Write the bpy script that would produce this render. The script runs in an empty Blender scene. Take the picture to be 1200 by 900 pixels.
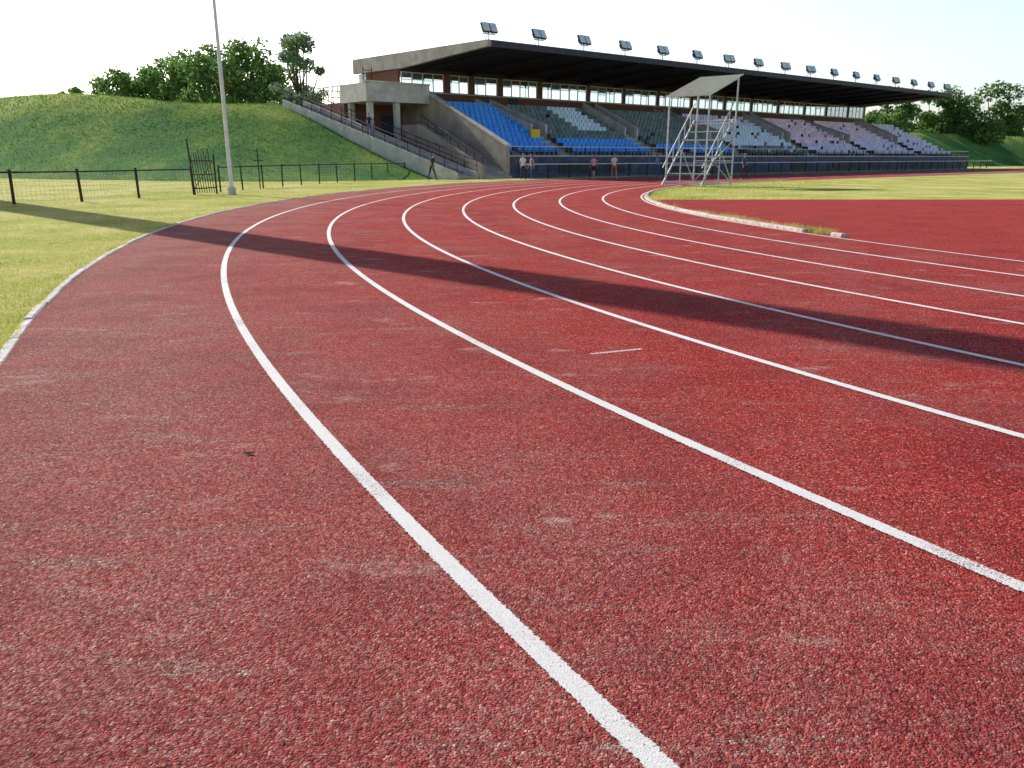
import bpy, bmesh, math, random
import numpy as np
from mathutils import Vector, Matrix
random.seed(7); np.random.seed(7)
R=math.radians
scene=bpy.context.scene
col=scene.collection

# ------------------------------------------------------------------ materials
def nodes_of(m):
    m.use_nodes=True
    nt=m.node_tree; nt.nodes.clear()
    return nt, nt.nodes, nt.links
def base_mat(name):
    m=bpy.data.materials.new(name); nt,N,L=nodes_of(m)
    out=N.new('ShaderNodeOutputMaterial'); b=N.new('ShaderNodeBsdfPrincipled')
    L.new(b.outputs[0],out.inputs[0])
    geo=N.new('ShaderNodeNewGeometry')
    return m,nt,N,L,b,geo,out
def noise(N,L,geo,scale,detail=4,rough=.6,vec=None):
    n=N.new('ShaderNodeTexNoise'); n.inputs['Scale'].default_value=scale
    n.inputs['Detail'].default_value=detail; n.inputs['Roughness'].default_value=rough
    L.new(vec or geo.outputs['Position'],n.inputs['Vector']); return n.outputs['Fac']
def ramp(N,L,fac,stops):
    r=N.new('ShaderNodeValToRGB'); L.new(fac,r.inputs[0])
    el=r.color_ramp.elements
    while len(el)<len(stops): el.new(.5)
    for e,(p,c) in zip(el,stops):
        e.position=p; e.color=(c[0],c[1],c[2],1) if hasattr(c,'__len__') else (c,c,c,1)
    return r.outputs[0]
def mix(N,L,f,a,b,mode='MIX'):
    n=N.new('ShaderNodeMix'); n.data_type='RGBA'; n.blend_type=mode
    def s(sock,v):
        if isinstance(v,bpy.types.NodeSocket): L.new(v,sock)
        elif hasattr(v,'__len__'): sock.default_value=(v[0],v[1],v[2],1)
        else: sock.default_value=v
    s(n.inputs[0],f); s(n.inputs[6],a); s(n.inputs[7],b)
    return n.outputs[2]
def math_(N,L,op,a,b=None,clamp=False):
    n=N.new('ShaderNodeMath'); n.operation=op; n.use_clamp=clamp
    for i,v in enumerate((a,b)):
        if v is None: continue
        if isinstance(v,bpy.types.NodeSocket): L.new(v,n.inputs[i])
        else: n.inputs[i].default_value=v
    return n.outputs[0]
def bump(N,L,b,h,strength,dist):
    n=N.new('ShaderNodeBump'); n.inputs['Strength'].default_value=strength; n.inputs['Distance'].default_value=dist
    L.new(h,n.inputs['Height']); L.new(n.outputs[0],b.inputs['Normal'])
def pm(name,c1,c2,scale=2.0,rough=.8,bs=0,bscale=20,metal=0,spec=.3):
    m,nt,N,L,b,geo,out=base_mat(name)
    f=noise(N,L,geo,scale,6,.65)
    L.new(ramp(N,L,f,[(.35,c1),(.68,c2)]),b.inputs['Base Color'])
    b.inputs['Roughness'].default_value=rough; b.inputs['Metallic'].default_value=metal
    b.inputs['Specular IOR Level'].default_value=spec
    if bs: bump(N,L,b,noise(N,L,geo,bscale,4,.6),bs,.02)
    return m

CX,CY=40.0,26.0
def radial(N,L,geo):
    s=N.new('ShaderNodeVectorMath'); s.operation='SUBTRACT'; L.new(geo.outputs['Position'],s.inputs[0]); s.inputs[1].default_value=(CX,CY,0)
    l=N.new('ShaderNodeVectorMath'); l.operation='LENGTH'; L.new(s.outputs[0],l.inputs[0]); return l.outputs['Value']
def mk_track(name,dust=1.0):
    m,nt,N,L,b,geo,out=base_mat(name)
    g3=noise(N,L,geo,45,4,.65)
    wv=N.new('ShaderNodeTexNoise'); wv.inputs['Scale'].default_value=70; wv.inputs['Detail'].default_value=2; L.new(geo.outputs['Position'],wv.inputs['Vector'])
    wm=N.new('ShaderNodeVectorMath'); wm.operation='SCALE'; wm.inputs['Scale'].default_value=.014; L.new(wv.outputs['Color'],wm.inputs[0])
    wa=N.new('ShaderNodeVectorMath'); wa.operation='ADD'; L.new(geo.outputs['Position'],wa.inputs[0]); L.new(wm.outputs[0],wa.inputs[1])
    vo=N.new('ShaderNodeTexVoronoi'); vo.inputs['Scale'].default_value=125; L.new(wa.outputs[0],vo.inputs['Vector'])
    g2=noise(N,L,geo,260,3,.7)
    sep=N.new('ShaderNodeSeparateColor'); L.new(vo.outputs['Color'],sep.inputs[0])
    crumb=ramp(N,L,sep.outputs[0],[(0,(.12,.009,.014)),(.3,(.37,.026,.028)),(.75,(.60,.050,.046)),(.92,(.70,.12,.10)),(1,(.84,.40,.34))])
    pits=ramp(N,L,g3,[(.36,.70),(.46,0)])
    crumb=mix(N,L,pits,crumb,(.10,.012,.020))
    p1=noise(N,L,geo,.5,8,.72); p2=noise(N,L,geo,2.6,7,.78)
    sc=N.new('ShaderNodeVectorMath'); sc.operation='MULTIPLY'; L.new(geo.outputs['Position'],sc.inputs[0]); sc.inputs[1].default_value=(.55,3.6,1)
    p3=noise(N,L,geo,1.25,7,.72,sc.outputs[0])
    dirty=ramp(N,L,sep.outputs[1],[(0,(.13,.055,.052)),(.5,(.37,.19,.165)),(.85,(.58,.39,.34)),(1,(.80,.66,.58))])
    r=radial(N,L,geo)
    mr=N.new('ShaderNodeMapRange'); L.new(r,mr.inputs[0]); mr.inputs[1].default_value=43.8; mr.inputs[2].default_value=48.3; mr.inputs[3].default_value=.0; mr.inputs[4].default_value=.66*dust
    a=ramp(N,L,p1,[(.47,0),(.66,.36)])
    a2=ramp(N,L,p3,[(.56,0),(.67,.70)])
    a3=ramp(N,L,p2,[(.54,0),(.70,.50)])
    brk=ramp(N,L,g3,[(.36,.30),(.58,1.0)])
    f=math_(N,L,'ADD',math_(N,L,'MULTIPLY',math_(N,L,'ADD',math_(N,L,'ADD',a,a2),a3),dust*.9),mr.outputs[0],True)
    f=math_(N,L,'MULTIPLY',f,brk,True)
    c=mix(N,L,f,crumb,dirty)
    # pale scuffs where the top coat has worn off
    s2=N.new('ShaderNodeVectorMath'); s2.operation='MULTIPLY'; L.new(geo.outputs['Position'],s2.inputs[0]); s2.inputs[1].default_value=(1.0,2.3,1)
    q1=noise(N,L,geo,1.1,8,.68,s2.outputs[0])
    sf=math_(N,L,'MULTIPLY',ramp(N,L,q1,[(.60,0),(.69,.80*min(1,dust*1.2) if dust>.5 else .15)]),brk)
    c=mix(N,L,sf,c,ramp(N,L,sep.outputs[2],[(0,(.40,.24,.21)),(.6,(.66,.48,.42)),(1,(.86,.74,.66))]))
    c=mix(N,L,ramp(N,L,noise(N,L,geo,.9,6,.65),[(.32,.34),(.54,0)]),c,(.13,.014,.024))
    L.new(c,b.inputs['Base Color'])
    b.inputs['Roughness'].default_value=.9; b.inputs['Specular IOR Level'].default_value=.12
    h=math_(N,L,'ADD',math_(N,L,'MULTIPLY',vo.outputs['Distance'],-1.0),math_(N,L,'ADD',math_(N,L,'MULTIPLY',g2,.5),math_(N,L,'MULTIPLY',g3,1.4)))
    bump(N,L,b,h,.95,.011)
    return m
M_track=mk_track('running_track_rubber')
M_dzone=mk_track('dzone_rubber',.18)
def mk_line(name,worn):
    m,nt,N,L,b,geo,out=base_mat(name)
    n1=noise(N,L,geo,45,5,.75); n2=noise(N,L,geo,1.3,4,.6); g=noise(N,L,geo,230,3,.7)
    f=math_(N,L,'ADD',n1,math_(N,L,'MULTIPLY',n2,.35))
    c=ramp(N,L,f,[(.45,(.62,.53,.52)),(.56,(.80,.78,.77)),(.66,(.86,.87,.88))])
    L.new(c,b.inputs['Base Color']); b.inputs['Roughness'].default_value=.8
    bump(N,L,b,g,.8,.008)
    at=N.new('ShaderNodeAttribute'); at.attribute_name='lat'
    e=math_(N,L,'SUBTRACT',.5,math_(N,L,'ABSOLUTE',math_(N,L,'SUBTRACT',at.outputs['Fac'],.5)))
    ed=noise(N,L,geo,75,4,.75)
    a1=math_(N,L,'GREATER_THAN',math_(N,L,'ADD',e,math_(N,L,'MULTIPLY',math_(N,L,'SUBTRACT',ed,.5),.45)),.06)
    chip=math_(N,L,'GREATER_THAN',math_(N,L,'ADD',noise(N,L,geo,110,3,.8),math_(N,L,'MULTIPLY',math_(N,L,'SUBTRACT',n2,.5),.5)),.35+worn)
    al=math_(N,L,'MULTIPLY',a1,chip)
    t=N.new('ShaderNodeBsdfTransparent'); mx=N.new('ShaderNodeMixShader'); L.new(al,mx.inputs[0]); L.new(t.outputs[0],mx.inputs[1]); L.new(b.outputs[0],mx.inputs[2]); L.new(mx.outputs[0],out.inputs[0])
    return m
M_line=mk_line('white_line_paint',.0)
M_linefaint=mk_line('faded_line_paint',.13)
def mk_grass(name,ca,cb,cc,sc=1.0,crest=None):
    m,nt,N,L,b,geo,out=base_mat(name)
    n1=noise(N,L,geo,.30*sc,6,.7); n2=noise(N,L,geo,5*sc,6,.8); n3=noise(N,L,geo,60*sc,3,.7)
    f=math_(N,L,'ADD',math_(N,L,'MULTIPLY',n1,.55),math_(N,L,'ADD',math_(N,L,'MULTIPLY',n2,.3),math_(N,L,'MULTIPLY',n3,.15)))
    c=ramp(N,L,f,[(.40,ca),(.5,cb),(.60,cc)])
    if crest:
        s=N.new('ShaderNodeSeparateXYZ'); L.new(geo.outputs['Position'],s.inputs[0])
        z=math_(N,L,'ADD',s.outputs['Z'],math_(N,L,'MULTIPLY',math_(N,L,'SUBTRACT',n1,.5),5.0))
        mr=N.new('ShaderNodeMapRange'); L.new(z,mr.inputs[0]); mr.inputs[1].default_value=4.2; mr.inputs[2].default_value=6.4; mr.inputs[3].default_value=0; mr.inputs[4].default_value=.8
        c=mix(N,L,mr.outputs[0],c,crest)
    L.new(c,b.inputs['Base Color'])
    b.inputs['Roughness'].default_value=.9; b.inputs['Specular IOR Level'].default_value=.1
    bump(N,L,b,math_(N,L,'ADD',n2,n3),.7,.08)
    return m
M_grass=mk_grass('grass_ground',(.33,.42,.07),(.60,.60,.17),(.84,.74,.38))
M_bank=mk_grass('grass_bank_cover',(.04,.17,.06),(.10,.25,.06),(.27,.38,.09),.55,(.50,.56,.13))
M_conc=pm('concrete',(.26,.25,.23),(.44,.42,.38),.9,.85,.3,12)
M_concl=pm('concrete_pale',(.44,.43,.40),(.66,.65,.60),1.2,.8,.2,15)
M_concb=pm('concrete_brownish',(.27,.23,.19),(.45,.39,.33),.7,.9,.3,9)
M_kerb=pm('kerb_concrete',(.45,.30,.28),(.80,.75,.71),9,.85,.6,40)
M_edge=pm('whitewashed_edging',(.52,.47,.46),(.86,.86,.85),6,.85,.6,50)
M_dark=pm('dark_paint',(.03,.035,.045),(.06,.065,.08),2,.6)
M_frontw=pm('front_wall_paint',(.05,.06,.11),(.12,.13,.19),1.5,.7)
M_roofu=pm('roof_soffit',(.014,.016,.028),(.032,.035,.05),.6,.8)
M_white=pm('white_paint_metal',(.66,.67,.68),(.82,.82,.82),3,.5)
M_galv=pm('galvanised_steel',(.36,.39,.42),(.58,.61,.64),5,.45,metal=.3)
M_iron=pm('dark_iron',(.025,.02,.022),(.07,.05,.045),6,.7)
M_blue=pm('blue_seat_plastic',(.03,.28,.92),(.07,.46,.96),2,.45)
M_dseat=pm('faded_green_seat',(.09,.15,.15),(.22,.30,.30),1.4,.6)
M_pale=pm('pale_blue_seat',(.52,.74,.88),(.78,.90,.95),1.2,.5)
M_pink=pm('faded_pink_seat',(.72,.40,.60),(.94,.86,.92),1.1,.5)
M_mauve=pm('mauve_seat',(.46,.48,.78),(.88,.84,.94),1.1,.5)
M_yellow=pm('yellow_plastic',(.80,.55,.02),(.90,.66,.04),4,.5)
def mk_brick():
    m,nt,N,L,b,geo,out=base_mat('brickwork')
    tc=N.new('ShaderNodeTexCoord'); mp=N.new('ShaderNodeMapping'); mp.inputs['Rotation'].default_value=(R(90),0,0)
    L.new(tc.outputs['Object'],mp.inputs[0])
    br=N.new('ShaderNodeTexBrick'); L.new(mp.outputs[0],br.inputs[0])
    br.inputs['Color1'].default_value=(.20,.075,.045,1); br.inputs['Color2'].default_value=(.13,.05,.035,1); br.inputs['Mortar'].default_value=(.22,.19,.16,1)
    br.inputs['Scale'].default_value=4; br.inputs['Mortar Size'].default_value=.015
    L.new(br.outputs[0],b.inputs['Base Color']); b.inputs['Roughness'].default_value=.9
    return m
M_brick=mk_brick()
def mk_glass(name,tint,fac):
    m=bpy.data.materials.new(name); nt,N,L=nodes_of(m)
    out=N.new('ShaderNodeOutputMaterial'); t=N.new('ShaderNodeBsdfTransparent'); t.inputs[0].default_value=(*tint,1)
    g=N.new('ShaderNodeBsdfGlossy'); g.inputs['Roughness'].default_value=.03; g.inputs['Color'].default_value=(.85,.96,1,1)
    mx=N.new('ShaderNodeMixShader'); fr=N.new('ShaderNodeFresnel'); fr.inputs[0].default_value=1.5
    a=N.new('ShaderNodeMath'); a.operation='ADD'; a.use_clamp=True; a.inputs[1].default_value=fac; L.new(fr.outputs[0],a.inputs[0])
    L.new(a.outputs[0],mx.inputs[0]); L.new(t.outputs[0],mx.inputs[1]); L.new(g.outputs[0],mx.inputs[2]); L.new(mx.outputs[0],out.inputs[0])
    return m
M_glass=mk_glass('window_glass',(.80,.94,.97),.52)
def mk_leaf(name,c1,c2,c3,tr=.3,scale=.5):
    m,nt,N,L,b,geo,out=base_mat(name)
    f=math_(N,L,'ADD',math_(N,L,'MULTIPLY',noise(N,L,geo,scale,4,.7),.7),math_(N,L,'MULTIPLY',noise(N,L,geo,scale*12,2,.6),.3))
    c=ramp(N,L,f,[(.38,c1),(.5,c2),(.62,c3)])
    L.new(c,b.inputs['Base Color']); b.inputs['Roughness'].default_value=.7; b.inputs['Specular IOR Level'].default_value=.2
    t=N.new('ShaderNodeBsdfTranslucent'); L.new(c,t.inputs[0]); mx=N.new('ShaderNodeMixShader'); mx.inputs[0].default_value=tr
    L.new(b.outputs[0],mx.inputs[1]); L.new(t.outputs[0],mx.inputs[2]); L.new(mx.outputs[0],out.inputs[0])
    return m
M_leaf=mk_leaf('tree_leaves',(.06,.15,.05),(.13,.26,.07),(.26,.40,.11),.45)
M_leaf2=mk_leaf('eucalyptus_leaves',(.14,.25,.16),(.23,.33,.20),(.36,.46,.26),.45)
M_blade=mk_leaf('grass_blades',(.32,.42,.07),(.58,.60,.16),(.84,.74,.36),.35,.5)
M_bark=pm('bark',(.07,.05,.035),(.16,.12,.09),4,.95,.5,20)
def mk_canopy():
    m,nt,N,L,b,geo,out=base_mat('canopy_sheet')
    c=ramp(N,L,noise(N,L,geo,3,5,.6),[(.3,(.58,.74,.72)),(.7,(.80,.90,.87))])
    L.new(c,b.inputs['Base Color']); b.inputs['Roughness'].default_value=.5
    t=N.new('ShaderNodeBsdfTranslucent'); L.new(c,t.inputs[0]); mx=N.new('ShaderNodeMixShader'); mx.inputs[0].default_value=.7
    L.new(b.outputs[0],mx.inputs[1]); L.new(t.outputs[0],mx.inputs[2]); L.new(mx.outputs[0],out.inputs[0])
    return m
M_canopy=mk_canopy()

# ------------------------------------------------------------------ mesh builder
class MB:
    def __init__(s): s.v=[]; s.f=[]; s.m=[]; s.mats=[]
    def mi(s,mat):
        if mat not in s.mats: s.mats.append(mat)
        return s.mats.index(mat)
    def add(s,vs,fs,mat):
        o=len(s.v); s.v+= [tuple(x) for x in vs]; i=s.mi(mat)
        for f in fs: s.f.append(tuple(o+k for k in f)); s.m.append(i)
    def box(s,a,b,mat,rot=None,piv=None):
        x0,y0,z0=a; x1,y1,z1=b
        vs=[(x0,y0,z0),(x1,y0,z0),(x1,y1,z0),(x0,y1,z0),(x0,y0,z1),(x1,y0,z1),(x1,y1,z1),(x0,y1,z1)]
        if rot is not None:
            p=Vector(piv); vs=[tuple(rot@(Vector(v)-p)+p) for v in vs]
        s.add(vs,[(3,2,1,0),(4,5,6,7),(0,1,5,4),(1,2,6,5),(2,3,7,6),(3,0,4,7)],mat)
    def prism(s,poly,x0,x1,mat):
        n=len(poly)
        vs=[(x0,p[0],p[1]) for p in poly]+[(x1,p[0],p[1]) for p in poly]
        fs=[tuple(range(n))[::-1],tuple(range(n,2*n))]+[(i,(i+1)%n,n+(i+1)%n,n+i) for i in range(n)]
        s.add(vs,fs,mat)
    def tube(s,p,q,r,mat,n=6,r2=None):
        p=Vector(p);q=Vector(q); r2=r if r2 is None else r2
        d=(q-p)
        if d.length<1e-6: return
        d.normalize(); a=d.orthogonal().normalized(); b=d.cross(a)
        vs=[]
        for c,rr in ((p,r),(q,r2)):
            for i in range(n):
                t=2*math.pi*i/n; vs.append(c+a*math.cos(t)*rr+b*math.sin(t)*rr)
        fs=[(i,(i+1)%n,n+(i+1)%n,n+i) for i in range(n)]+[tuple(range(n))[::-1],tuple(range(n,2*n))]
        s.add(vs,fs,mat)
    def obj(s,name,parent=None,smooth=False,loc=None,rz=None):
        me=bpy.data.meshes.new(name); me.from_pydata(s.v,[],s.f)
        for m in s.mats: me.materials.append(m)
        me.polygons.foreach_set('material_index',s.m)
        if smooth: me.polygons.foreach_set('use_smooth',[True]*len(s.f))
        me.update(); o=bpy.data.objects.new(name,me); col.objects.link(o)
        if parent: o.parent=parent
        if loc: o.location=loc
        if rz is not None: o.rotation_euler[2]=rz
        return o
def empty(name,loc=(0,0,0),rz=0):
    e=bpy.data.objects.new(name,None); e.location=loc; e.rotation_euler[2]=rz; col.objects.link(e); return e

# ------------------------------------------------------------------ ground & track
DX,DY=.7677,.6408
A0=math.degrees(math.atan2(DX,-DY))
C2=(CX+84*DX,CY+84*DY)
def loop(r,step=.5):
    pts=[]; n=int(180/step)
    for i in range(n+1):
        a=R(A0+180*i/n); pts.append((CX+r*math.cos(a),CY+r*math.sin(a)))
    for i in range(n+1):
        a=R(A0+180+180*i/n); pts.append((C2[0]+r*math.cos(a),C2[1]+r*math.sin(a)))
    return pts
def setlat(o,vals):
    at=o.data.attributes.new('lat','FLOAT','POINT'); at.data.foreach_set('value',vals)
def ring(name,r0,r1,z,mat):
    a=loop(r0);b=loop(r1);n=len(a); mb=MB()
    mb.add([(x,y,z) for x,y in a]+[(x,y,z) for x,y in b],[(i,n+i,n+(i+1)%n,(i+1)%n) for i in range(n)],mat)
    o=mb.obj(name)
    if o.data.polygons[0].normal.z<0: o.data.flip_normals()
    setlat(o,[0.0]*n+[1.0]*n)
    return o
g=MB(); S_=3000
g.add([(-S_,-S_,0),(S_,-S_,0),(S_,S_,0),(-S_,S_,0)],[(0,1,2,3)],M_grass); g.obj('ground')
ring('running_track',35.3,48.3,.006,M_track)
lines=empty('track_lane_lines')
for i,r in enumerate([46.5,44.8,43.12,41.5,39.95,38.4,36.85]):
    o=ring('lane_line_%d'%(i+1),r-.042,r+.042,.011,M_line); o.parent=lines
o=ring('inner_line',35.36,35.43,.011,M_line); o.parent=lines
mk=MB()
def strip(p,q,w,mat,z=.011):
    p=Vector((*p,z));q=Vector((*q,z));d=(q-p).normalized();n=Vector((-d.y,d.x,0))*w/2
    mk.add([p-n,q-n,q+n,p+n],[(0,1,2,3)],mat)
strip((.62,6.03),(1.05,6.2),.05,M_linefaint)
o=mk.obj('short_mark'); o.parent=lines; setlat(o,[0.,0.,1.,1.])
pts=[]
for k in range(0,260):
    a=174+k*.5
    if a>A0+180: break
    pts.append((CX+35.29*math.cos(R(a)),CY+35.29*math.sin(R(a)),.004))
pts+=[(75,5,.004),(84,29.5,.004)]
d=MB(); d.add(pts,[tuple(range(len(pts)))],M_dzone); o=d.obj('infield_apron')
def kerb(name,r0,r1,h,a_from,a_to,gap=None,mat=M_kerb):
    mb=MB(); a=a_from
    while a<a_to:
        L=.9 ; a2=min(a+math.degrees(L/r0),a_to)
        e=math.degrees(.006/r0)
        j=random.uniform(-.010,.010); hh=h+random.uniform(-.008,.008)
        if not(gap and random.random()<gap):
            vs=[]
            for i in range(4):
                t=R(a+e+(a2-a-2*e)*i/3)
                for rr,z in ((r0+j,-.02),(r0+j+.01,hh-.012),(r0+j+.022,hh),(r1+j-.022,hh),(r1+j-.01,hh-.012),(r1+j,-.02)):
                    k2=random.uniform(-.004,.004)
                    vs.append((CX+(rr+k2)*math.cos(t),CY+(rr+k2)*math.sin(t),z+(k2 if z>0 else 0)))
            fs=[]
            for i in range(3):
                for q in range(5): fs.append((i*6+q,i*6+q+1,(i+1)*6+q+1,(i+1)*6+q))
            fs+= [(0,1,2,3,4,5),(23,22,21,20,19,18)]
            mb.add(vs,fs,mat)
        a=a2
    return mb.obj(name)
kerb('outer_kerb',48.28,48.385,.022,130,235,None,M_edge)
kerb('infield_kerb',35.13,35.29,.075,128,197.5,.05)

def blades(name,pos,hmin,hmax,w,mat):
    n=len(pos); pos=np.array(pos)
    ang=np.random.rand(n)*np.pi*2; h=hmin+(hmax-hmin)*np.random.rand(n)**1.5
    ln=np.random.randn(n,2)*.5*h[:,None]
    dx=np.cos(ang)*w/2; dy=np.sin(ang)*w/2
    V=np.zeros((n,3,3))
    V[:,0,0]=pos[:,0]-dx; V[:,0,1]=pos[:,1]-dy; V[:,1,0]=pos[:,0]+dx; V[:,1,1]=pos[:,1]+dy
    V[:,2,0]=pos[:,0]+ln[:,0]; V[:,2,1]=pos[:,1]+ln[:,1]; V[:,2,2]=h
    if pos.shape[1]>2: V[:,:,2]+=pos[:,2:3]
    me=bpy.data.meshes.new(name); me.from_pydata(V.reshape(-1,3).tolist(),[],np.arange(n*3).reshape(-1,3).tolist())
    me.materials.append(mat); o=bpy.data.objects.new(name,me); col.objects.link(o); return o
P=[]
while len(P)<90000:
    a=random.uniform(150,211); r=48.36+8.5*random.random()**1.3
    x=CX+r*math.cos(R(a)); y=CY+r*math.sin(R(a))
    if random.random()< min(1,(9/max(3,math.hypot(x,y)))**1.3): P.append((x,y))
for k in range(260):
    a=random.uniform(165,208); r=48.36+random.uniform(-.04,.06)
    for j in range(random.randint(6,30)): 
        rr=r+random.gauss(0,.025); aa=a+random.gauss(0,.10); P.append((CX+rr*math.cos(R(aa)),CY+rr*math.sin(R(aa))))
blades('verge_grass',P,.015,.06,.010,M_blade)
P=[]
for k in range(60):
    a=random.choice([random.uniform(186,197),random.uniform(150,198)]); r=35.0+random.uniform(-.25,.12); n=random.randint(20,80)
    cx_=CX+r*math.cos(R(a)); cy_=CY+r*math.sin(R(a))
    for j in range(n): P.append((cx_+random.gauss(0,.10),cy_+random.gauss(0,.08)))
for k in range(9000):
    a=random.uniform(130,175); r=35.0-6*random.random()**2
    x=CX+r*math.cos(R(a)); y=CY+r*math.sin(R(a))
    if y>29.3: P.append((x,y))
blades('kerb_weeds',P,.03,.13,.02,M_blade)
lf=MB()
def leafat(lx,ly,s,a):
    c,s_=math.cos(a)*s,math.sin(a)*s
    lf.add([(lx-c,ly-s_,.02),(lx+s_*.4,ly-c*.4,.012),(lx+c,ly+s_,.026),(lx-s_*.5,ly+c*.5,.014)],[(0,1,2,3)],M_bark)
leafat(-1.37,3.85,.035,.1)
for k in range(22):
    a=random.uniform(182,205); r=random.uniform(44,48.2); leafat(CX+r*math.cos(R(a)),CY+r*math.sin(R(a)),random.uniform(.008,.022),random.uniform(0,6))
lf.obj('dry_leaves')

# ------------------------------------------------------------------ grass banks
def bank(name,base,crest,back,mat,fuzz=0):
    def interp(P,t):
        n=len(P)-1; i=min(int(t*n),n-1); f=t*n-i; a=P[i];b=P[i+1]
        return [a[k]+(b[k]-a[k])*f for k in range(3)]
    def sm(P,t):
        s=[0,0,0]
        for q in (-.06,-.03,0,.03,.06):
            v=interp(P,min(1,max(0,t+q)))
            for k in range(3): s[k]+=v[k]/5
        return s
    NS,NC=140,26; vs=[];fs=[]
    from mathutils import noise as mn
    for i in range(NS+1):
        t=i/NS; b=sm(base,t) if 0<t<1 else interp(base,t); c=sm(crest,t) if 0<t<1 else interp(crest,t); k=sm(back,t) if 0<t<1 else interp(back,t)
        for j in range(NC+1):
            u=j/NC
            if u<.62:
                w=u/.62; h=w*w*(3-2*w)*.35+w*.65
                p=[b[q]+(c[q]-b[q])*w for q in range(2)]+[b[2]+(c[2]-b[2])*h]
            else:
                w=(u-.62)/.38; h=1-(max(0,w-.25)/.75)
                p=[c[q]+(k[q]-c[q])*w for q in range(2)]+[k[2]+(c[2]-k[2])*h]
            if 0<u<1: p[2]+= .30*mn.noise(Vector((p[0]*.09,p[1]*.09,0)))+.07*mn.noise(Vector((p[0]*.5,p[1]*.5,3)))
            vs.append(p)
    for i in range(NS):
        for j in range(NC):
            a=i*(NC+1)+j; fs.append((a,a+1,a+NC+2,a+NC+1))
    mb=MB(); mb.add(vs,fs,mat); o=mb.obj(name,smooth=True)
    P=[]
    for q in range(fuzz):
        i=random.randint(0,NS-1); j=int(min(NC-1,max(0,random.gauss(NC*.5,NC*.25)))); a=Vector(vs[i*(NC+1)+j]); b_=Vector(vs[(i+1)*(NC+1)+j]); c_=Vector(vs[i*(NC+1)+j+1])
        p=a+(b_-a)*random.random()+(c_-a)*random.random(); P.append((p.x,p.y,p.z-.02))
    if P:
        f=blades('bank_tufts',P,.06,.24,.06,M_blade2); f.parent=o
    return o
M_blade2=mk_leaf('bank_grass_blades',(.08,.21,.06),(.17,.31,.07),(.38,.44,.13),.35,.25)
base=[(-3.3,57.2,-.2),(-10.3,51.5,-.2),(-18,50.5,-.2),(-32,56,-.2),(-55,66,-.2),(-110,88,-.2)]
crest=[(-18.2,69.6,5.5),(-25,67.5,5.7),(-34,71,6.4),(-48,78,7.0),(-70,90,7.8),(-120,118,8.4)]
back=[(-28,80,0),(-35,82,0),(-42,88,0),(-58,96,0),(-80,108,0),(-130,140,0)]
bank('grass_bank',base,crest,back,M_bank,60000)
def SW(s,b,z=0): return (6.6-DY*b+DX*s, 66+DX*b+DY*s, z)
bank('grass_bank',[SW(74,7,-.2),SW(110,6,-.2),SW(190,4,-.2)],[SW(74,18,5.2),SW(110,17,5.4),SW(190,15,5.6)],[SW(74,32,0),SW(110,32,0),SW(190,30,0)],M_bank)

# ------------------------------------------------------------------ grandstand
RZ=math.atan2(DY,DX)
G=empty('grandstand',(6.6,66,0),RZ)
SL,SR=-9.0,70.0
NR=12; td=.8; rise=.36
def tz(i): return 1.5+rise*i
poly=[(.2,-.1)]
poly.append((.2,1.5))
for i in range(1,NR):
    poly.append((.6+td*i,tz(i-1))); poly.append((.6+td*i,tz(i)))
poly.append((13.7,tz(NR-1))); poly.append((13.7,-.1))
poly=poly[::-1]
t=MB(); t.prism(poly,SL,SR,M_conc); t.obj('tiers',G)
aisles=[-2.2,9.0,21.5,34.5,47.5,60.0]
def section_mat(s,i):
    if s<-2.2: return M_blue
    if s<9: 
        if i<3: return M_blue
        if 3.2<s<6.8 and i>4: return M_pale
        return M_dseat
    if s<21.5: return M_blue if i<2 else M_dseat
    if s<34.5: return M_dseat if i<2 else (M_pale if i<8 else M_mauve)
    if s<47.5: return M_mauve if i<3 else M_pink
    if s<60: return M_mauve if i<5 else M_pink
    return M_mauve
st=MB()
for i in range(NR-1):
    s=SL+.5
    b0=.6+td*i+.30 if i>0 else .65
    while s<SR-.4:
        if min(abs(s-a) for a in aisles)>.95 and random.random()>.03:
            m=section_mat(s,i); z=tz(i)
            if s>21 and random.random()<.12: m=random.choice([M_white,M_dseat,M_mauve])
            st.box((s-.22,b0,z+.38),(s+.22,b0+.38,z+.43),m)
            st.box((s-.22,b0+.36,z+.43),(s+.22,b0+.41,z+.78),m)
            st.box((s-.03,b0+.15,z+.0),(s+.03,b0+.25,z+.38),M_iron)
        s+=.52
st.obj('seats',G)
ap=MB()
for k,a in enumerate(aisles):
    for sgn in (-.8,.8):
        s=a+sgn; w=.11
        hi=11.6 if k%2==0 else 9.6; lo=4.2
        zl=tz(0)+rise*(lo-.6)/td; zh=tz(0)+rise*(hi-.6)/td
        ap.prism([(lo,zl-.3),(hi,min(zh,5.4)-.3),(hi,min(zh,5.4)+1.0),(lo,zl+.95)],s-w,s+w,M_concl)
    for i in range(NR-1):
        b0=.6+td*i
        ap.box((a-.6,b0+.4,tz(i)-.02),(a+.6,b0+td+.002,tz(i)+.18),M_concl)
ap.obj('aisle_walls',G)
fw=MB()
fw.box((SL-.3,-.05,-.1),(SR+3,.197,1.52),M_frontw)
fw.box((SL-.3,-.12,1.52),(SR+3,.25,1.62),M_concl)
s=SL
while s<SR+3:
    fw.box((s-.03,0,1.62),(s+.03,.06,2.25),M_iron); s+=1.6
fw.tube((SL-.3,.03,2.25),(SR+3,.03,2.25),.035,M_white); fw.tube((SL-.3,.03,1.95),(SR+3,.03,1.95),.02,M_iron)
s=SL
while s<SR+6:
    fw.box((s-.04,-2.04,0),(s+.04,-1.96,1.0),M_iron); s+=2.2
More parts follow.
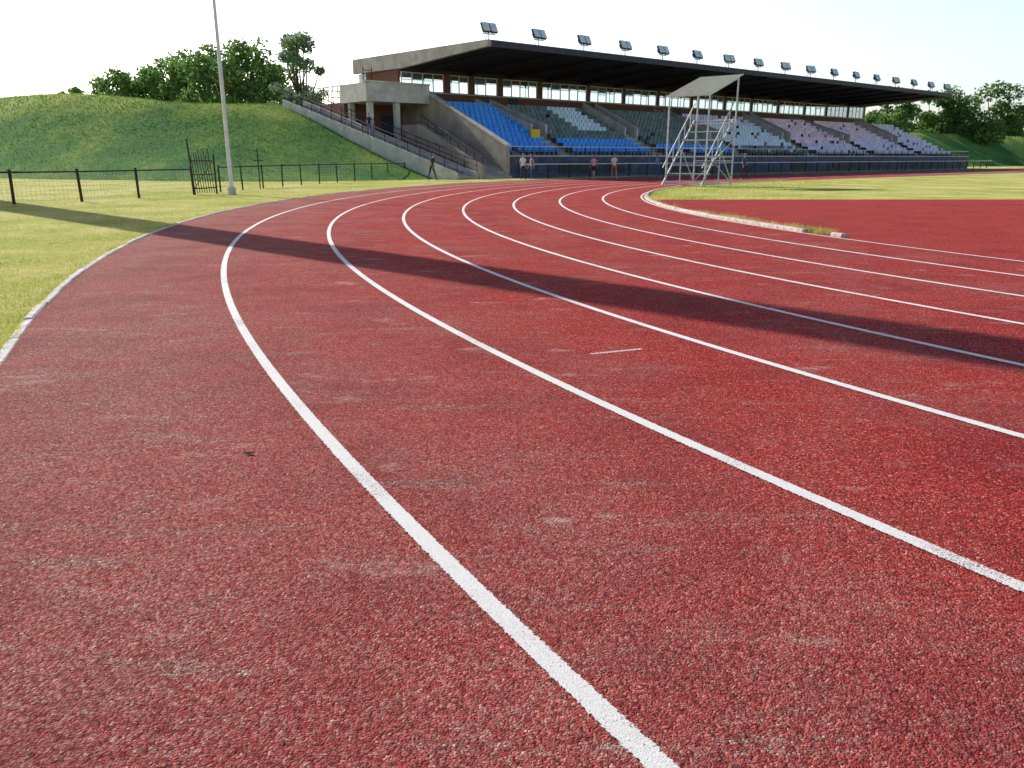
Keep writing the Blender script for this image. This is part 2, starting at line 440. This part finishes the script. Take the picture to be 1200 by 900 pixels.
fw.tube((SL,-2,1.0),(SR+6,-2,1.0),.045,M_white); fw.tube((SL,-2,.55),(SR+6,-2,.55),.02,M_iron)
s=SL+1
while s<SR:
    fw.box((s,-.13,.25),(s+3.4,-.052,1.15),M_dark if random.random()<.6 else M_frontw); s+=4.1
fw.obj('front_wall',G)
bw=MB(); W0,W1=13.7,13.95; zt=tz(NR-1)
zs,zh=6.8,8.4
bw.box((SL-.4,W0,zt),(SR,W1,zs),M_brick)
bw.box((SL-.4,W0-.05,zs),(SR,W1+.02,zs+.08),M_concl)
bw.box((SL-.4,W0,zh),(SR,W1,8.75),M_dark)
gl=MB(); fr=MB()
s=SL-.2; widths=[4.3,2.0,2.6,4.2,6.0,4.8]; k=0
for dd in (-6.5,3,14,27,40,53,65):
    bw.box((dd-.6,W0-.03,zt),(dd+.6,W0-.001,zs-.06),M_dark)
while s<SR-2:
    w=widths[k] if k<len(widths) else 5.0+ (k%3)*.4
    e=min(s+w,SR-.6)
    n=max(1,round((e-s)/1.15))
    for j in range(n+1):
        x=s+(e-s)*j/n; fr.box((x-.035,W0+.05,zs+.08),(x+.035,W0+.14,zh),M_white)
    fr.box((s+.036,W0+.06,zs+.08),(e-.036,W0+.13,zs+.15),M_white); fr.box((s+.036,W0+.06,zh-.07),(e-.036,W0+.13,zh-.002),M_white)
    for j in range(n):
        if j%2==0: fr.box((s+(e-s)*j/n+.036,W0+.065,zs+.95),(s+(e-s)*(j+1)/n-.036,W0+.125,zs+1.0),M_white)
        if random.random()<.35:
            bl=random.uniform(.35,.9); fr.box((s+(e-s)*j/n+.04,W0+.16,zh-bl),(s+(e-s)*(j+1)/n-.04,W0+.17,zh-.08),M_pale)
    gl.add([(s+.03,W0+.1,zs+.1),(e-.03,W0+.1,zs+.1),(e-.03,W0+.1,zh-.02),(s+.03,W0+.1,zh-.02)],[(0,1,2,3)],M_glass)
    pw=.7 if k<4 else .5
    bw.box((e+.035,W0,zs+.08),(min(e+pw,SR)-.035,W1,zh),M_brick)
    s=e+pw; k+=1
bw.box((SL-.4,W1,-.1),(SR,20.2,6.7),M_brick)
bw.box((SL-.4,20.2,-.1),(SR,20.4,6.9),M_brick)
s=SL
while s<SR:
    bw.box((s-.05,20.22,6.9),(s+.05,20.38,8.7),M_dark); s+=3.2
bw.box((SL-.42,W1+.02,6.0),(SL-.2,19.2,8.6),M_brick)
bw.box((SL-.44,19.2,5.6),(SL-.19,20.45,8.6),M_pale)
bw.box((SR-.2,W1+.02,6.71),(SR,20.2,8.6),M_brick)
bw.obj('clubhouse_walls',G); fr.obj('window_frames',G); gl.obj('window_panes',G)
RL,RR=-9.4,68.4
rf=MB()
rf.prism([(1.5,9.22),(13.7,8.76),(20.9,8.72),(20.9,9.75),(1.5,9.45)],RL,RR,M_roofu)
rf.prism([(1.35,9.12),(1.497,9.12),(1.497,9.54),(1.35,9.54)],RL,RR,M_dark)
rf.box((RL,1.33,9.543),(RR,1.7,9.58),M_concl)
rf.prism([(1.35,9.12),(13.0,8.55),(20.9,8.65),(20.9,9.85),(1.35,9.57)],RL-.35,RL-.003,M_conc)
rf.prism([(1.35,9.12),(13.0,8.4),(20.9,8.5),(20.9,9.78),(1.35,9.55)],RR+.003,RR+.3,M_conc)
s=RL+2.3
while s<RR-1:
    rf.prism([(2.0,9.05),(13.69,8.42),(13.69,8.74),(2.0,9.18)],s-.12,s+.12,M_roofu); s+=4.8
rf.obj('roof',G)
ew=MB()
ew.prism([(-.3,-.1),(13.7,-.1),(13.7,7.0),(11.0,7.0),(-.3,2.25)],SL-.42,SL-.05,M_concb)
ew.prism([(-.35,2.25),(11.0,7.0),(11.0,7.12),(-.35,2.38)],SL-.47,SL,M_concl)
ew.box((-15.2,9.3,5.6),(SL-.425,13.4,5.85),M_concl)
ew.box((-15.2,9.3,5.85),(SL-.425,9.5,6.95),M_concl)
ew.box((-15.2,9.5,5.85),(-15.0,13.4,6.95),M_concl)
ew.box((-15.0,13.2,5.85),(SL-.425,13.4,6.95),M_concl)
ew.box((-15.35,9.15,6.95),(SL-.425,9.55,7.08),M_concl)
for (x,y) in ((-14.6,9.9),(-12.2,9.9),(-14.6,12.8)):
    ew.box((x-.2,y-.2,-.1),(x+.2,y+.2,5.6),M_concl)
ew.box((-14.9,13.4,-.1),(SL-.43,20.2,5.7),M_brick)
ew.box((-13.2,13.33,0),(-12.0,13.395,2.2),M_dark)
ew.box((-11.6,13.33,2.6),(-9.9,13.395,4.8),M_dark)
for i in range(8):
    x=-14.8+i*.75; ew.box((x-.025,17,5.7),(x+.025,17.05,6.8),M_white)
ew.tube((-14.8,17.02,6.8),(-9.6,17.02,6.8),.04,M_white); ew.tube((-14.8,17.02,6.3),(-9.6,17.02,6.3),.03,M_white)
for i in range(6):
    y=13.7+i*.8; ew.box((-14.85,y-.025,5.7),(-14.8,y+.025,7.0),M_iron)
ew.tube((-14.82,13.6,7.0),(-14.82,18,7.0),.04,M_iron)
for x in (-12.4,-11.6): ew.tube((x,14.5,5.7),(x,14.5,8.6),.04,M_iron)
for q in range(6): ew.tube((-12.4,14.5,6.1+q*.45),(-11.6,14.5,6.1+q*.45),.025,M_iron)
nst=18
for i in range(nst):
    y0=-1.0+i*.42; ew.box((-12.0,y0,-.1),(SL-.425,y0+.42 if i<nst-1 else 9.1,.17*(i+1)),M_conc)
ew.prism([(-1.1,-.1),(9.1,-.1),(9.1,3.9),(6.6,3.9),(-1.1,.9)],-12.25,-12.003,M_concb)
for i in range(9):
    y=-1+i*.95; z=.17*((y+1)/.42+1)
    ew.tube((-12.12,y,z+.2),(-12.12,y,z+1.35),.03,M_iron)
ew.tube((-12.12,-1,1.5),(-12.12,6.6,4.55),.04,M_iron); ew.tube((-12.12,-1,1.1),(-12.12,6.6,4.15),.025,M_iron)
ew.obj('end_block',G)
yb=MB(); yb.box((-3.75,3.4,2.95),(-2.8,3.55,3.65),M_yellow); yb.box((-3.8,3.35,2.87),(-2.75,3.399,2.95),M_iron)
yb.box((-3.7,3.45,2.4),(-3.62,3.52,2.95),M_iron); yb.box((-2.93,3.45,2.4),(-2.85,3.52,2.95),M_iron)
yb.obj('yellow_board',G)
fl=MB()
fl.tube((0,0,0),(0,0,.75),.05,M_galv); fl.tube((-.55,0,.45),(.55,0,.45),.04,M_galv); fl.tube((0,.6,0),(0,0,.6),.03,M_galv)
for sx in (-.34,.34):
    rot=Matrix.Rotation(R(-28),3,'X'); pv=(sx,-.05,.85)
    fl.box((sx-.27,-.18,.55),(sx+.27,-.10,1.18),M_pale,rot,pv)
    fl.box((sx-.30,-.10,.50),(sx+.30,.06,1.22),M_dark,rot,pv)
    fl.box((sx-.14,.06,.68),(sx+.14,.25,1.02),M_dark,rot,pv)
    fl.tube((sx,-.02,.45),(sx,-.02,.7),.03,M_iron)
proto=None
for i in range(17):
    s=-9.3+i*4.8; p=SW(s,1.75,9.55)
    if proto is None:
        proto=fl.obj('floodlight',loc=p,rz=RZ)
    else:
        o=bpy.data.objects.new('floodlight',proto.data); o.location=p; o.rotation_euler[2]=RZ+random.uniform(-.15,.15); col.objects.link(o)

# ------------------------------------------------------------------ bank staircase
b0=Vector((-3.1,56.6,0)); b1=Vector((-18.0,68.9,0)); dv=(b1-b0); Ls=dv.length
sc=MB(); ns=32
pr=[]
for i in range(ns):
    pr.append((Ls*i/ns,5.6*(i+1)/ns)); pr.append((Ls*(i+1)/ns,5.6*(i+1)/ns))
poly=[(0,-.1)]+pr+[(Ls,-.1)]
sc.prism(poly[::-1],-.9,.9,M_conc)
sc.prism([(0,-.1),(Ls,-.1),(Ls,6.0),(0,.45)],-1.1,-.903,M_concl)
sc.prism([(0,-.1),(Ls,-.1),(Ls,6.0),(0,.45)],.903,1.1,M_concl)
for sx in (-1.0,1.0):
    for i in range(17):
        y=Ls*i/16; z=.45+5.55*i/16; sc.tube((sx,y,z),(sx,y,z+.8),.03,M_iron)
    sc.tube((sx,0,1.25),(sx,Ls,6.8),.04,M_iron); sc.tube((sx,0,.9),(sx,Ls,6.45),.025,M_iron)
sc.obj('bank_staircase',loc=b0,rz=math.atan2(dv.y,dv.x)-math.pi/2)

# ------------------------------------------------------------------ judges stand
J=empty('judges_stand',(8.2,43.5,0),math.atan2(-.66,.75))
jm=MB(); Wd=2.3; Ln=3.0
for x in (0,Wd):
    jm.tube((x,0,0),(x,0,4.5),.045,M_galv)
    jm.tube((x,Ln,0),(x,Ln,5.5),.045,M_galv)
    jm.tube((x,Ln/2,0),(x,Ln/2,1.9),.035,M_galv)
    jm.tube((x,-.35,.05),(x,Ln-.3,3.4),.05,M_galv)
    jm.tube((x,-.35,.95),(x,Ln-.3,4.3),.035,M_galv)
    jm.tube((x,0,.15),(x,Ln,.15),.035,M_galv)
    jm.tube((x,Ln,.2),(x,Ln/2,1.9),.03,M_galv)
    jm.tube((x,0,1.5),(x,Ln,1.5),.025,M_galv)
    jm.tube((x,Ln/2,2.4),(x,Ln,2.4),.03,M_galv)
    jm.tube((x,0,4.5),(x,Ln,5.5),.04,M_galv)
    for k in range(5):
        y=.1+k*.55; z=.05+3.35*(y+.35)/(Ln+.05); jm.tube((x,y,z),(x,y,z+.9),.025,M_galv)
for z in (.15,1.3,2.4,3.4): jm.tube((0,Ln,z),(Wd,Ln,z),.03,M_galv)
jm.tube((0,Ln,.15),(Wd,Ln,2.4),.025,M_galv); jm.tube((Wd,Ln,.15),(0,Ln,2.4),.025,M_galv)
jm.tube((0,0,4.5),(Wd,0,4.5),.035,M_galv); jm.tube((0,Ln,5.5),(Wd,Ln,5.5),.035,M_galv)
jm.tube((0,Ln+.02,.15),(Wd,.0,.15),.02,M_galv)
for k in range(8):
    y=-.2+k*.37; z=.2+k*.43
    jm.box((-.05,y,z),(Wd+.05,y+.3,z+.05),M_galv)
jm.obj('frame',J)
cn=MB(); nn=36; vs=[];fs=[]
for j in range(nn+1):
    x=-.15+(Wd+.3)*j/nn; dz=.035 if j%2 else 0
    vs+=[(x,-.25,4.5+dz),(x,Ln+.3,5.68+dz)]
for j in range(nn): fs.append((2*j,2*j+2,2*j+3,2*j+1))
cn.add(vs,fs,M_canopy); cn.obj('canopy',J)

# ------------------------------------------------------------------ fences, pole, gate
def fence(name,pts,h,mesh=True,rail=M_iron,pr=.05,step=.14):
    mb=MB()
    for i,(x,y) in enumerate(pts):
        lx=random.uniform(-.04,.04); mb.tube((x,y,-.05),(x+lx,y,h+.06),pr,M_iron,6)
        if i+1<len(pts):
            x2,y2=pts[i+1]
            mb.tube((x,y,h-.03),(x2,y2,h-.03),.03,rail); 
            if mesh:
                L=math.hypot(x2-x,y2-y); n=int(L/step)
                for k in range(1,n):
                    t=k/n; px=x+(x2-x)*t; py=y+(y2-y)*t
                    mb.tube((px,py,.05),(px,py,h-.05),.004,M_galv,3)
                for z in np.arange(.1,h,.15): mb.tube((x,y,z),(x2,y2,z),.004,M_galv,3)
    return mb.obj(name)
fence('wire_fence',[(-20.5,24.0),(-18.2,25.2),(-16.4,26.6),(-15.0,28.2),(-14.1,30.6),(-13.1,33.4)],1.05)
fp=[(-13.1,33.4)]
for k in range(1,13):
    t=k/12; fp.append((-13.1+t*6.2+math.sin(t*3.1)*(-1.2),33.6+t*27.5))
fence('wire_fence',fp[1:],1.1,True,M_iron,.04,.3)
gt=MB()
for k in range(9):
    gt.tube((-.02*k,k*.13,.05),(-.02*k-.18+random.uniform(-.05,.05),k*.13,1.55+.3*random.random()),.016,M_iron)
gt.tube((0,0,.25),(-.16,1.1,.25),.025,M_iron); gt.tube((-.1,0,1.35),(-.26,1.1,1.35),.025,M_iron); gt.tube((0,0,.8),(-.2,1.1,.8),.02,M_iron)
gt.tube((0,0,.25),(-.18,1.1,1.35),.018,M_iron); gt.tube((0,0,0),(-.2,0,2.2),.035,M_iron); gt.tube((-.16,1.15,0),(-.16,1.15,1.6),.04,M_iron)
gt.obj('iron_gate',loc=(-13.1,33.5,0),rz=R(-35))
pl=MB(); pl.tube((0,0,-.1),(0,0,.3),.16,M_concl,12); pl.tube((0,0,.3),(0,0,5.5),.085,M_white,12,.07); pl.tube((0,0,5.5),(0,0,11),.065,M_white,12,.045); pl.tube((0,0,11),(0,0,11.15),.09,M_white,10,.03)
pl.tube((.09,0,1.2),(.07,0,10.8),.008,M_galv,4); pl.box((.06,-.05,1.1),(.14,.05,1.16),M_galv)
pl.obj('flagpole',loc=(-11.6,33.6,0))
for x,y,h in ((-12.4,40.0,1.9),):
    q=MB(); q.tube((0,0,0),(0,0,h),.03,M_iron); q.tube((-.25,0,h*.7),(.25,0,h*.7),.02,M_iron); q.obj('tap_post',loc=(x,y,0))

az=math.atan2(.6908,-.7230)
TW=MB(); a_,b_=.90,.58; HT=34.0  # unseen pylon, added out of view and tapered to cast the track's shadow band
vs=[(-.35,-a_,-.2),(.35,-a_,-.2),(.35,a_,-.2),(-.35,a_,-.2),(-.3,-b_,HT),(.3,-b_,HT),(.3,b_,HT),(-.3,b_,HT)]
TW.add(vs,[(3,2,1,0),(4,5,6,7),(0,1,5,4),(1,2,6,5),(2,3,7,6),(3,0,4,7)],M_concl)
TW.box((-.6,-1.3,-.2),(.6,1.3,.6),M_conc)
TW.box((-.25,-2.2,HT+.003),(.25,2.2,HT+3),M_galv)
for i in range(4):
    for j in range(3): TW.box((.253,-2.0+i*1.05,HT+.2+j*.95),(.5,-1.2+i*1.05,HT+.9+j*.95),M_pale)
TW.obj('shadow_caster_pylon',loc=(-26.3,35.65,0),rz=az+math.pi)

# ------------------------------------------------------------------ trees
def tree_mesh(mb,x,y,h,cw,leaves,lsz,rng,base=.15,gum=False,z0=0):
    leafV=[]
    th=h*(.45 if not gum else .55); tr=h*.022
    pts=[Vector((x,y,z0-.2))]
    for k in range(1,5): pts.append(Vector((x+rng.uniform(-.02,.02)*h,y+rng.uniform(-.02,.02)*h,z0+th*k/4)))
    for k in range(4): mb.tube(pts[k],pts[k+1],tr*(1.5-.25*k),M_bark,7,tr*(1.25-.25*k))
    blobs=[]
    nb=34 if not gum else 60
    for k in range(nb):
        a=rng.uniform(0,6.28); u=rng.uniform(0,1); zz=z0+h*(base+.12+(.92-base-.12)*u)
        env=math.sin(math.pi*min(1,.18+.72*u))**.6
        rr=cw*.5*env*rng.uniform(.1,1)**.55
        c=Vector((x+math.cos(a)*rr,y+math.sin(a)*rr,zz)); s=cw*(rng.uniform(.09,.19) if not gum else rng.uniform(.07,.15))
        blobs.append((c,s)); st_=pts[rng.randint(2,4)]
        if k%2==0:
            mid=(st_+c)/2+Vector((0,0,-h*.03)); mb.tube(st_,mid,tr*.5,M_bark,5,tr*.3); mb.tube(mid,c,tr*.3,M_bark,5,tr*.1)
    wts=[s**2 for c,s in blobs]
    for i in range(leaves):
        c,s=rng.choices(blobs,wts)[0]
        v=Vector((rng.gauss(0,1),rng.gauss(0,1),rng.gauss(0,1))).normalized()*(s*rng.uniform(.3,1.0)**.6*rng.uniform(.9,1.3)); v.z*=.75
        p=c+v; a=Vector((rng.gauss(0,1),rng.gauss(0,1),rng.gauss(0,1))).normalized(); b=a.orthogonal().normalized(); l=lsz*rng.uniform(.6,1.4)
        leafV.append((p-a*l,p+b*l*.6,p+a*l,p-b*l*.6))
    return leafV
def tree(name,specs,leafmat,lsz,seed):
    rng=random.Random(seed); mb=MB(); LV=[]
    for (x,y,h,cw,n,gum,z0) in specs: LV+=tree_mesh(mb,x,y,h,cw,n,lsz,rng,gum=gum,z0=z0)
    vs=[p for q in LV for p in q]; fs=[(4*i,4*i+1,4*i+2,4*i+3) for i in range(len(LV))]
    mb.add(vs,fs,leafmat); return mb.obj(name)
sp=[]
rg=random.Random(3)
for (px,D,h,cw) in ((142,120,13.6,9),(163,122,12.8,8),(185,118,13.8,8),(207,116,15.0,9),(230,114,14.4,8),(254,110,16.4,9),(278,108,17.0,10),(300,108,16.0,9),(322,112,14.2,7),(127,125,12.3,6),(82,125,12.0,6),(215,126,14,9),(265,122,16.6,9)):
    zc=.961*D-2; sp.append(((px-600)/924*zc,D,h,cw,3200,False,0))
tree('distant_trees',sp,M_leaf,.25,11)
zc=.961*98-2
tree('eucalyptus_tree',[((351-600)/924*zc,98,16.0,6.8,7500,True,0)],M_leaf2,.18,5)
for k,(px,D,h,cw) in enumerate(((1048,150,13.6,10),(1103,152,13.4,10),(1164,150,14.2,12))):
    zc=.961*D-2; tree('broadleaf_tree',[((px-600)/924*zc,D,h,cw,6000,False,0)],M_leaf,.32,20+k)
sp=[]
for k in range(16):
    px=1010+k*22; D=175+rg.uniform(-8,8); zc=.961*D-2; sp.append(((px-600)/924*zc,D,rg.uniform(8.5,11.5),11,1800,False,0))
tree('distant_trees',sp,M_leaf,.42,31)

# ------------------------------------------------------------------ people
def person(name,loc,rz,shirt,pants,shorts=False,stride=.25,swing=.15,h=1.72,hairc=None,bend=0.0,longhair=False,arms=None):
    skin=bpy.data.materials.get('skin') or pm('skin',(.42,.24,.17),(.50,.30,.22),8,.6)
    hair=hairc or (bpy.data.materials.get('hair') or pm('hair',(.02,.013,.01),(.05,.03,.02),10,.6))
    shoe=bpy.data.materials.get('shoe') or pm('shoe',(.1,.1,.12),(.6,.6,.6),5,.6)
    V=[];E=[];Rd=[]
    def v(p,r,par=None):
        V.append(p);Rd.append(r)
        if par is not None: E.append((par,len(V)-1))
        return len(V)-1
    bf=lambda z:bend*(z-.95)
    pel=v((0,0,.96),(.135,.10)); sp1=v((0,bf(1.12),1.12),(.118,.088),pel); ch=v((0,bf(1.32),1.32),(.15,.10),sp1)
    nb=v((0,bf(1.46),1.46),(.085,.07),ch); nk=v((0,bf(1.53)+.01,1.53),(.048,.05),nb); hd=v((0,bf(1.58)+.02,1.585),(.05,.055),nk)
    hands=[]
    for sx in (-1,1):
        s=swing*sx
        sh=v((sx*.165,bf(1.42),1.415),(.058,.055),ch)
        if arms=='hips': e=(sx*.34,-.06,1.18); w=(sx*.19,.06,1.02)
        else: e=(sx*.225,bf(1.2)+s*.5-.02,1.14); w=(sx*.235,bf(1.1)+s*1.1+.05,.90)
        el=v(e,(.040,.040),sh); wr=v(w,(.026,.026),el)
        dv=(Vector(w)-Vector(e)).normalized(); pm_=Vector(w)+dv*.09
        v(tuple(pm_),(.030,.017),wr); hands.append((Vector(w),pm_,dv,sx))
        hp=v((sx*.09,0,.90),(.088,.088),pel)
        st=stride*sx*-1
        kn=v((sx*.10,st*.5+.03,.50),(.056,.056),hp); an=v((sx*.10,st,.10 if st>=0 else .14),(.038,.042),kn)
        v((sx*.105,st+.05,.045),(.04,.035),an); v((sx*.115,st+.17,.035),(.036,.026),len(V)-1)
    me=bpy.data.meshes.new('tmp'); me.from_pydata(V,E,[]); ob=bpy.data.objects.new('tmp',me); col.objects.link(ob)
    sk=ob.modifiers.new('s','SKIN'); sk.use_smooth_shade=True
    for i,r in enumerate(Rd): me.skin_vertices[0].data[i].radius=r
    me.skin_vertices[0].data[0].use_root=True
    ss=ob.modifiers.new('u','SUBSURF'); ss.levels=1; ss.render_levels=1
    dg=bpy.context.evaluated_depsgraph_get(); dg.update()
    em=bpy.data.meshes.new_from_object(ob.evaluated_get(dg))
    mb=MB()
    vs=[tuple(x.co) for x in em.vertices]
    groups={}
    for p in em.polygons:
        c=p.center; ax=abs(c.x)
        if c.z<.085 : m=shoe
        elif c.z>1.49: m=skin
        elif ax>.175 and c.z<1.22: m=skin
        elif c.z>.97: m=shirt
        elif shorts and c.z<.60: m=skin
        else: m=pants
        groups.setdefault(m.name,(m,[]))[1].append(tuple(p.vertices))
    mb.v+=vs
    for nme,(m,fs) in groups.items():
        i=mb.mi(m)
        for f in fs: mb.f.append(f); mb.m.append(i)
    bpy.data.objects.remove(ob)
    for w,p,dv,sx in hands:
        side=Vector((0,1,0)) if abs(dv.y)<.8 else Vector((0,0,1))
        side=(side-dv*side.dot(dv)).normalized(); inn=dv.cross(side)*(-sx)
        if inn.x*sx>0: inn=-inn
        for k,(o,l) in enumerate(((.024,.066),(.008,.074),(-.008,.069),(-.023,.054))):
            a=p+side*o+dv*.005; b_=a+dv*l*.55+inn*.006; c=b_+dv*l*.35+inn*.022
            mb.tube(a,b_,.0085,skin,5,.0078); mb.tube(b_,c,.0078,skin,5,.006)
        a=w+dv*.04+side*.028; b_=a+side*.022+dv*.03+inn*.008; c=b_+dv*.028+inn*.012
        mb.tube(a,b_,.010,skin,5,.009); mb.tube(b_,c,.009,skin,5,.007)
    hc=Vector((0,bf(1.66)+.035,1.665))
    def ell(c,r,mat,nu=14,nv=10,fn=None):
        vs=[];fs=[]
        for j in range(nv+1):
            ph=math.pi*j/nv
            for i in range(nu):
                th=2*math.pi*i/nu; q=Vector((math.sin(ph)*math.cos(th),math.sin(ph)*math.sin(th),math.cos(ph)))
                if fn: q=fn(q)
                vs.append(c+Vector((q.x*r[0],q.y*r[1],q.z*r[2])))
        for j in range(nv):
            for i in range(nu): fs.append((j*nu+i,j*nu+(i+1)%nu,(j+1)*nu+(i+1)%nu,(j+1)*nu+i)[::-1])
        mb.add(vs,fs,mat)
    def jaw(q):
        k=1-.28*max(0,-q.z); return Vector((q.x*k,q.y*(1-.12*max(0,-q.z)),q.z))
    ell(hc,(.074,.093,.115),skin,fn=jaw)
    ell(hc+Vector((0,-.022,.022)),(.081,.09,.108),hair,fn=lambda q:Vector((q.x,q.y if q.y<.55 else .55,q.z if q.z>-.35 else -.35)))
    if longhair: ell(hc+Vector((0,-.085,-.07)),(.05,.03,.13),hair,10,8)
    mb.tube(hc+Vector((0,.086,.012)),hc+Vector((0,.108,-.022)),.008,skin,5,.013)
    for sx in (-1,1):
        ell(hc+Vector((sx*.030,.083,.008)),(.012,.008,.007),M_dark,8,5); ell(hc+Vector((sx*.075,-.002,-.008)),(.010,.02,.03),skin,8,6)
    ell(hc+Vector((0,.083,-.052)),(.022,.008,.006),bpy.data.materials.get('lips') or pm('lips',(.4,.12,.1),(.4,.13,.11),5),8,4)
    o=mb.obj(name,smooth=True,loc=loc,rz=rz); k=h/1.78; o.scale=(k,k,k); return o
c_w=pm('shirt_white',(.7,.7,.7),(.8,.8,.8),6); c_p=pm('shirt_pink',(.75,.35,.38),(.8,.42,.44),6); c_r=pm('shirt_red',(.5,.08,.07),(.6,.12,.1),6)
c_k=pm('cloth_black',(.02,.02,.025),(.05,.05,.06),6); c_b=pm('cloth_blue',(.04,.07,.2),(.08,.12,.3),6); c_g=pm('cloth_grey',(.25,.25,.27),(.35,.35,.37),6)
person('person',(0.75,55.5,.01),R(200),c_w,c_k,False,.12,.1,1.75)
person('person',(1.35,56.0,.01),R(120),c_g,c_b,False,.1,.08,1.68,longhair=True)
person('person',(5.75,57.5,.01),R(160),c_p,c_k,True,.3,.2,1.66,longhair=True)
person('person',(7.1,56.8,.01),R(190),c_w,c_r,True,.34,.25,1.74)
person('person',(10.9,61.5,.01),R(250),c_g,c_b,False,.15,.1,1.72,arms='hips')
person('person',(-5.3,54.0,.01),R(230),c_k,c_k,False,.3,.2,1.72,bend=.25)
person('person',(15.9,56.0,.01),R(200),c_b,c_k,False,.2,.15,1.75)
tt=.52; pp=b0+dv*tt
person('person',(pp.x,pp.y,5.6*math.ceil(tt*ns)/ns+.01),R(215),c_k,c_b,False,.1,.1,1.74)

# ------------------------------------------------------------------ light, sky, camera
EL=R(35); AZ=R(-45.7)
sd=Vector((math.sin(AZ)*math.cos(EL),math.cos(AZ)*math.cos(EL),math.sin(EL)))
sun=bpy.data.lights.new('sun','SUN'); sun.energy=5.0; sun.angle=R(.3); sun.color=(1,.93,.80)
so=bpy.data.objects.new('sun',sun); so.rotation_euler=sd.to_track_quat('Z','Y').to_euler(); col.objects.link(so)
w=bpy.data.worlds.new('World'); scene.world=w; w.use_nodes=True
N=w.node_tree.nodes; L=w.node_tree.links
bg=N['Background']; sk=N.new('ShaderNodeTexSky'); sk.sky_type='NISHITA'; sk.sun_disc=False
sk.sun_elevation=EL; sk.sun_rotation=AZ; sk.dust_density=2.2; sk.air_density=1.0; sk.ozone_density=1.2
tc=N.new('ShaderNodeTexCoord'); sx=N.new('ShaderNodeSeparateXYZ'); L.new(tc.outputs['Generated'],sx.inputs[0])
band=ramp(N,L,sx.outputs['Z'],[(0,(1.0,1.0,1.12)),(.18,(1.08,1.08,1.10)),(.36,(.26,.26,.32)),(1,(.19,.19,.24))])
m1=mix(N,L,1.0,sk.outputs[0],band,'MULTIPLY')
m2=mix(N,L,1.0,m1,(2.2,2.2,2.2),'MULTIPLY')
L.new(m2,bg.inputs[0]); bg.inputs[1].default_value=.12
cam=bpy.data.cameras.new('camera'); cam.lens=27.72; cam.sensor_width=36; cam.clip_end=6000; cam.clip_start=.05
co=bpy.data.objects.new('camera',cam); co.location=(0,0,1.5); co.rotation_euler=(R(90-16.06),0,0); col.objects.link(co)
scene.camera=co
scene.view_settings.view_transform='Standard'; scene.view_settings.look='None'; scene.view_settings.exposure=0
